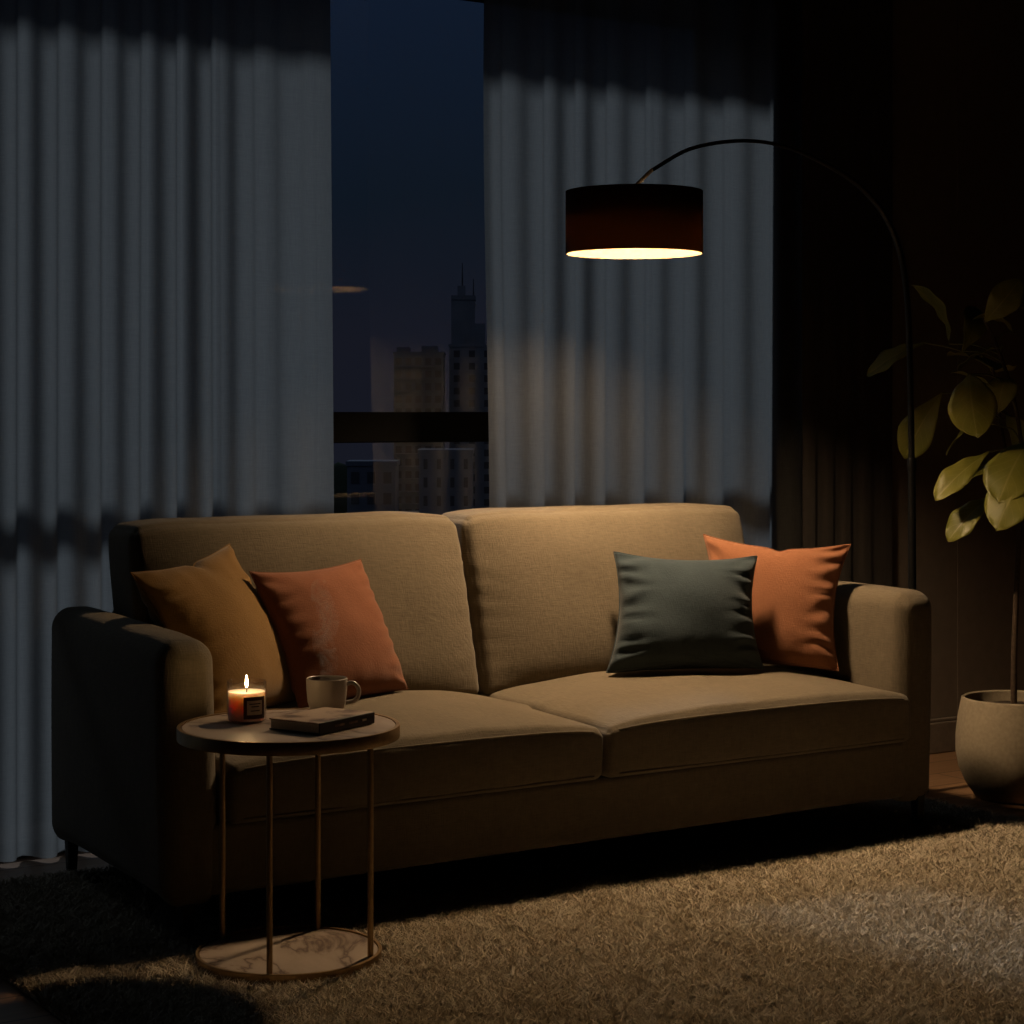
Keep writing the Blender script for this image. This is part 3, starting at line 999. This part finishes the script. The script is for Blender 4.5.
sh = lathe('drum_shade', [(SR - .0012, SZ0), (SR, SZ0), (SR, SZ1), (SR - .0012, SZ1)], M['shade'], lamp, sc_, n=n, close=True)
ln = lathe('shade_liner', [(SR - .0030, SZ0 + .0004), (SR - .0022, SZ0 + .0004), (SR - .0022, SZ1), (SR - .0030, SZ1)], M['liner'], sh, n=n, close=True)
ln['label'] = 'warm gold liner inside the shade'
lathe('shade_top', [(.034, SZ1 - .004), (SR - .0032, SZ1 - .004), (SR - .0032, SZ1 - .001), (.034, SZ1 - .001)], M['black'], sh, n=n, close=True)
lathe('bulb', [(.0175, 1.782), (.024, 1.784), (.026, 1.792), (.024, 1.800), (.0175, 1.802)], M['small_bulb'], lamp, sc_, n=32)  # added glowing ring, lights the brass neck through the opening in the shade top
lathe('lamp_holder', [(.0001, DZ0), (.016, DZ0), (.017, DZ0 + .002), (.017, 1.812), (.012, 1.816), (.0001, 1.816)], M['black'], lamp, sc_, n=28)
DZ = SZ0 + .118                      # recessed diffuser disc that gives the light downwards
DR = .076
lathe('lamp_head', [(.0001, DZ + .002), (DR + .004, DZ + .002), (DR + .006, DZ + .006), (DR + .006, DZ + .014), (.03, DZ + .026), (.0001, DZ + .026)], M['black'], lamp, sc_, n=48)
bb = lathe('diffuser', [(.0001, DZ), (DR, DZ), (DR + .0015, DZ + .0016), (.0001, DZ + .0016)], M['bulb'], lamp, sc_, n=48)
bb['label'] = 'glowing warm diffuser disc'

# ------------------------------------------------------------------ potted plant
PX, PY = 4.700, 4.365
pl = thing('potted_fig_plant', 'large-leaved fig plant in a rounded cream pot at the right edge', 'plant', (PX, PY, 0))
pp = [(.0001, 0.0), (.108, 0), (.122, .006), (.150, .045), (.172, .095), (.181, .145), (.181, .195), (.175, .25), (.166, .295), (.163, .310), (.158, .314), (.152, .310), (.153, .270), (.150, .262), (.0001, .262)]
lathe('pot', pp, M['pot'], pl, n=80)
vs, fs = lathe_data([(.0001, .290), (.06, .288), (.11, .284), (.1525, .278), (.150, .264), (.0001, .264)], 48)
pyobj('soil', [Vector(v) + Vector((0, 0, .006 * noise.noise(Vector(v) * 40))) for v in vs], fs, M['soil'], pl)
tr = [(-.003, .002, .285), (-.002, .001, .45), (.003, -.002, .615), (.010, -.007, .802), (.014, -.010, .95), (.018, -.012, 1.08), (-.004, .004, 1.25), (-.045, .03, 1.40), (-.078, .055, 1.49)]
ts = spline(tr, 6)
tube('trunk', ts, [.0105 - .006 * (k / (len(ts) - 1)) for k in range(len(ts))], M['trunk'], pl, n=12)
b2 = spline([(.015, -.011, 1.0), (.07, -.05, 1.10), (.13, -.06, 1.24), (.15, -.03, 1.42)], 6)
tube('branch', b2, [.007 - .0035 * k / (len(b2) - 1) for k in range(len(b2))], M['trunk'], pl, n=10)
b3 = spline([(.012, -.008, .90), (.03, .05, 1.02), (.06, .12, 1.18), (.06, .15, 1.34)], 6)
tube('branch', b3, [.007 - .0035 * k / (len(b3) - 1) for k in range(len(b3))], M['trunk'], pl, n=10)
STEMS = [Vector(p) for p in ts] + [Vector(p) for p in b2] + [Vector(p) for p in b3]

def leaf(base, tip, width, face, droop=.02, fold=.18, curl=0.):
    """obovate leaf from base to tip; face is the direction its upper side looks to"""
    base, tip, face = Vector(base), Vector(tip), Vector(face)
    ax = tip - base
    L = ax.length
    t = ax / L
    nrm = (face - t * face.dot(t)).normalized()
    sd = t.cross(nrm)
    nl, nw = 18, 10
    vs, uv, fs = [], [], []
    for i in range(nl + 1):
        s = i / nl
        wd = width * .5 * (math.sin(PI * min(1, (s * .985 + .015) ** 1.35)) ** .72) * (.72 + .42 * s)
        for j in range(nw + 1):
            q = -1 + 2 * j / nw
            x = q * wd
            z = fold * abs(x) * (1 - .35 * abs(q)) - droop * math.sin(PI * s) * -1. - droop * 1.4 * s * s
            z += curl * wd * q * q * -1.
            z += .004 * math.sin(s * 19 + q * 2) * q * q
            vs.append(base + t * (s * L) + sd * x + nrm * z)
            uv.append((.5 + .5 * q, s))
    m = nw + 1
    for i in range(nl):
        for j in range(nw):
            fs.append((i * m + j, i * m + j + 1, (i + 1) * m + j + 1, (i + 1) * m + j))
    me = bpy.data.meshes.new('leaf')
    me.from_pydata([tuple(v) for v in vs], [], fs)
    ul = me.uv_layers.new(name='uv')
    for lp in me.loops:
        ul.data[lp.index].uv = uv[lp.vertex_index]
    o = link('leaf', me, M['leaf'], pl)
    so = o.modifiers.new('thickness', 'SOLIDIFY'); so.thickness = .0012; so.offset = -1
    # petiole from the nearest lower stem point
    st_ = min(STEMS, key=lambda p: (p - base).length + (.25 if p.z > base.z - .02 else 0))
    midp = (st_ + base) / 2 + Vector((0, 0, .015))
    tube('petiole', spline([st_, midp, base + t * .004], 5), .0028, M['petiole'], o, n=8)
    return o

cam_dir = Vector((-.545, -.839, 0))       # from the plant towards the viewer
lamp_dir = Vector((-1, .1, .35))
def fc(a, b, c): return cam_dir * a + lamp_dir * b + Vector((0, 0, c))
LEAVES = [
 ((-.075, .310, 1.425), (-.198, .462, 1.328), .085, fc(.55, .3, .7)),
 ((-.058, .254, 1.262), (-.132, .360, 1.050), .122, fc(.9, .5, .1)),
 ((-.205, -.008, 1.318), (-.292, -.112, 1.150), .150, fc(.75, .5, .5)),
 ((-.115, -.004, 1.078), (-.298, .049, .942), .095, fc(.6, .25, .75)),
 ((-.070, -.134, 1.120), (-.275, -.190, .955), .165, fc(.8, .45, .5)),
 ((-.118, -.179, 1.010), (-.300, -.205, .885), .150, fc(.7, .3, .7)),
 ((-.108, -.011, .945), (-.232, .065, .810), .095, fc(.6, .3, .6)),
 ((-.111, .168, 1.411), (-.152, .255, 1.615), .120, fc(.3, -.6, .2)),
 ((-.116, .111, 1.387), (-.030, .116, 1.545), .090, fc(.6, -.2, .3)),
 ((-.040, .011, 1.402), (-.095, .160, 1.345), .100, fc(.2, .1, 1.)),
 ((.025, .026, 1.446), (-.060, .110, 1.515), .090, fc(.1, -.4, .9)),
 ((-.005, .041, 1.154), (-.130, .180, 1.110), .110, fc(.1, .0, 1.)),
 ((-.028, -.006, 1.237), (-.135, .125, 1.340), .115, fc(.3, -.4, .8)),
 ((.155, -.03, 1.43), (.06, .02, 1.56), .10, fc(.5, -.1, .6)),
 ((.155, -.03, 1.42), (.25, -.12, 1.52), .12, fc(.6, -.3, .7)),
 ((.140, -.05, 1.30), (.30, -.03, 1.24), .13, fc(.5, 0, .9)),
 ((.120, -.06, 1.22), (.16, -.25, 1.15), .14, fc(.6, .2, .8)),
 ((.085, -.05, 1.13), (.24, -.16, 1.00), .13, fc(.7, .1, .8)),
 ((.062, .155, 1.34), (.02, .30, 1.40), .12, fc(.2, -.2, .9)),
 ((.062, .155, 1.33), (.20, .25, 1.36), .12, fc(.3, -.2, .9)),
 ((.060, .125, 1.20), (.22, .16, 1.10), .13, fc(.4, -.1, .9)),
 ((.030, .055, 1.04), (-.05, .22, .96), .11, fc(.3, .1, .9)),
 ((.018, -.010, .96), (.15, .05, .84), .12, fc(.5, 0, .9)),
 ((-.01, .008, 1.30), (-.10, -.02, 1.235), .10, fc(.2, -.1, 1.)),
 ((.055, .115, 1.18), (-.045, .235, 1.215), .115, fc(.3, -.2, .9)),
 ((-.078, .055, 1.48), (-.045, -.06, 1.60), .10, fc(.8, -.3, .5)),
]
for i, (b, t_, w, f_) in enumerate(LEAVES):
    leaf(b, t_, w, f_, droop=.012 + .01 * (i % 3), fold=.22 if i not in (2, 4, 5) else -.12)

# ------------------------------------------------------------------ light and sky
wd_ = bpy.data.worlds.new('night_sky')
SC.world = wd_
wd_.use_nodes = True
nt = wd_.node_tree
for n_ in list(nt.nodes): nt.nodes.remove(n_)
wo = nt.nodes.new('ShaderNodeOutputWorld')
bg = nt.nodes.new('ShaderNodeBackground')
tc = nt.nodes.new('ShaderNodeTexCoord')
sx = nt.nodes.new('ShaderNodeSeparateXYZ')
nt.links.new(tc.outputs['Generated'], sx.inputs[0])
nz = N(nt, 'ShaderNodeTexNoise', Scale=5., Detail=3.)
nt.links.new(tc.outputs['Generated'], nz.inputs['Vector'])
ma = N(nt, 'ShaderNodeMath', operation='MULTIPLY_ADD')
nt.links.new(nz.outputs['Fac'], ma.inputs[0]); ma.inputs[1].default_value = .05
nt.links.new(sx.outputs['Z'], ma.inputs[2])
rp = ramp(nt, ma.outputs[0], [(0.0, (.0085, .0095, .016)), (.06, (.0085, .0095, .0165)), (.13, (.0050, .0090, .0165)), (.235, (.0056, .0112, .026)), (.31, (.085, .098, .125)), (.75, (.095, .108, .138)), (1., (.02, .025, .04))])
nt.links.new(rp.outputs['Color'], bg.inputs['Color'])
nt.links.new(bg.outputs[0], wo.inputs['Surface'])

mo = bpy.data.lights.new('moonlight', 'SUN')
mo.energy = .90
mo.color = (.74, .86, 1.)
mo.angle = math.radians(6.)
moon = bpy.data.objects.new('moonlight', mo)
COL.objects.link(moon)
el, az = math.radians(38), math.radians(10)
d = Vector((math.sin(az) * math.cos(el), -math.cos(az) * math.cos(el), -math.sin(el)))
moon.rotation_euler = d.to_track_quat('-Z', 'Y').to_euler()
moon.location = (2.5, 9., 6.)

# ------------------------------------------------------------------ camera
cam = bpy.data.cameras.new('camera')
co = bpy.data.objects.new('camera', cam)
COL.objects.link(co)
co.location = (0, 0, 1.2)
co.rotation_euler = (PI / 2, 0, math.radians(-33))
cam.sensor_fit = 'HORIZONTAL'
cam.sensor_width = 36.
cam.lens = 36. * 2000 / 1024
cam.shift_y = -(512 - 412) / 1024
cam.clip_start = .05
cam.clip_end = 3000
SC.camera = co

vs_ = SC.view_settings
vs_.view_transform = 'Standard'
vs_.look = 'None'
vs_.exposure = 0.
vs_.gamma = 1.
vs_.use_curve_mapping = False
SC.cycles.use_denoising = True
SC.cycles.max_bounces = 8
SC.cycles.diffuse_bounces = 1
SC.cycles.transparent_max_bounces = 16
SC.cycles.sample_clamp_indirect = 4.
SC.cycles.caustics_reflective = False
SC.cycles.caustics_refractive = False
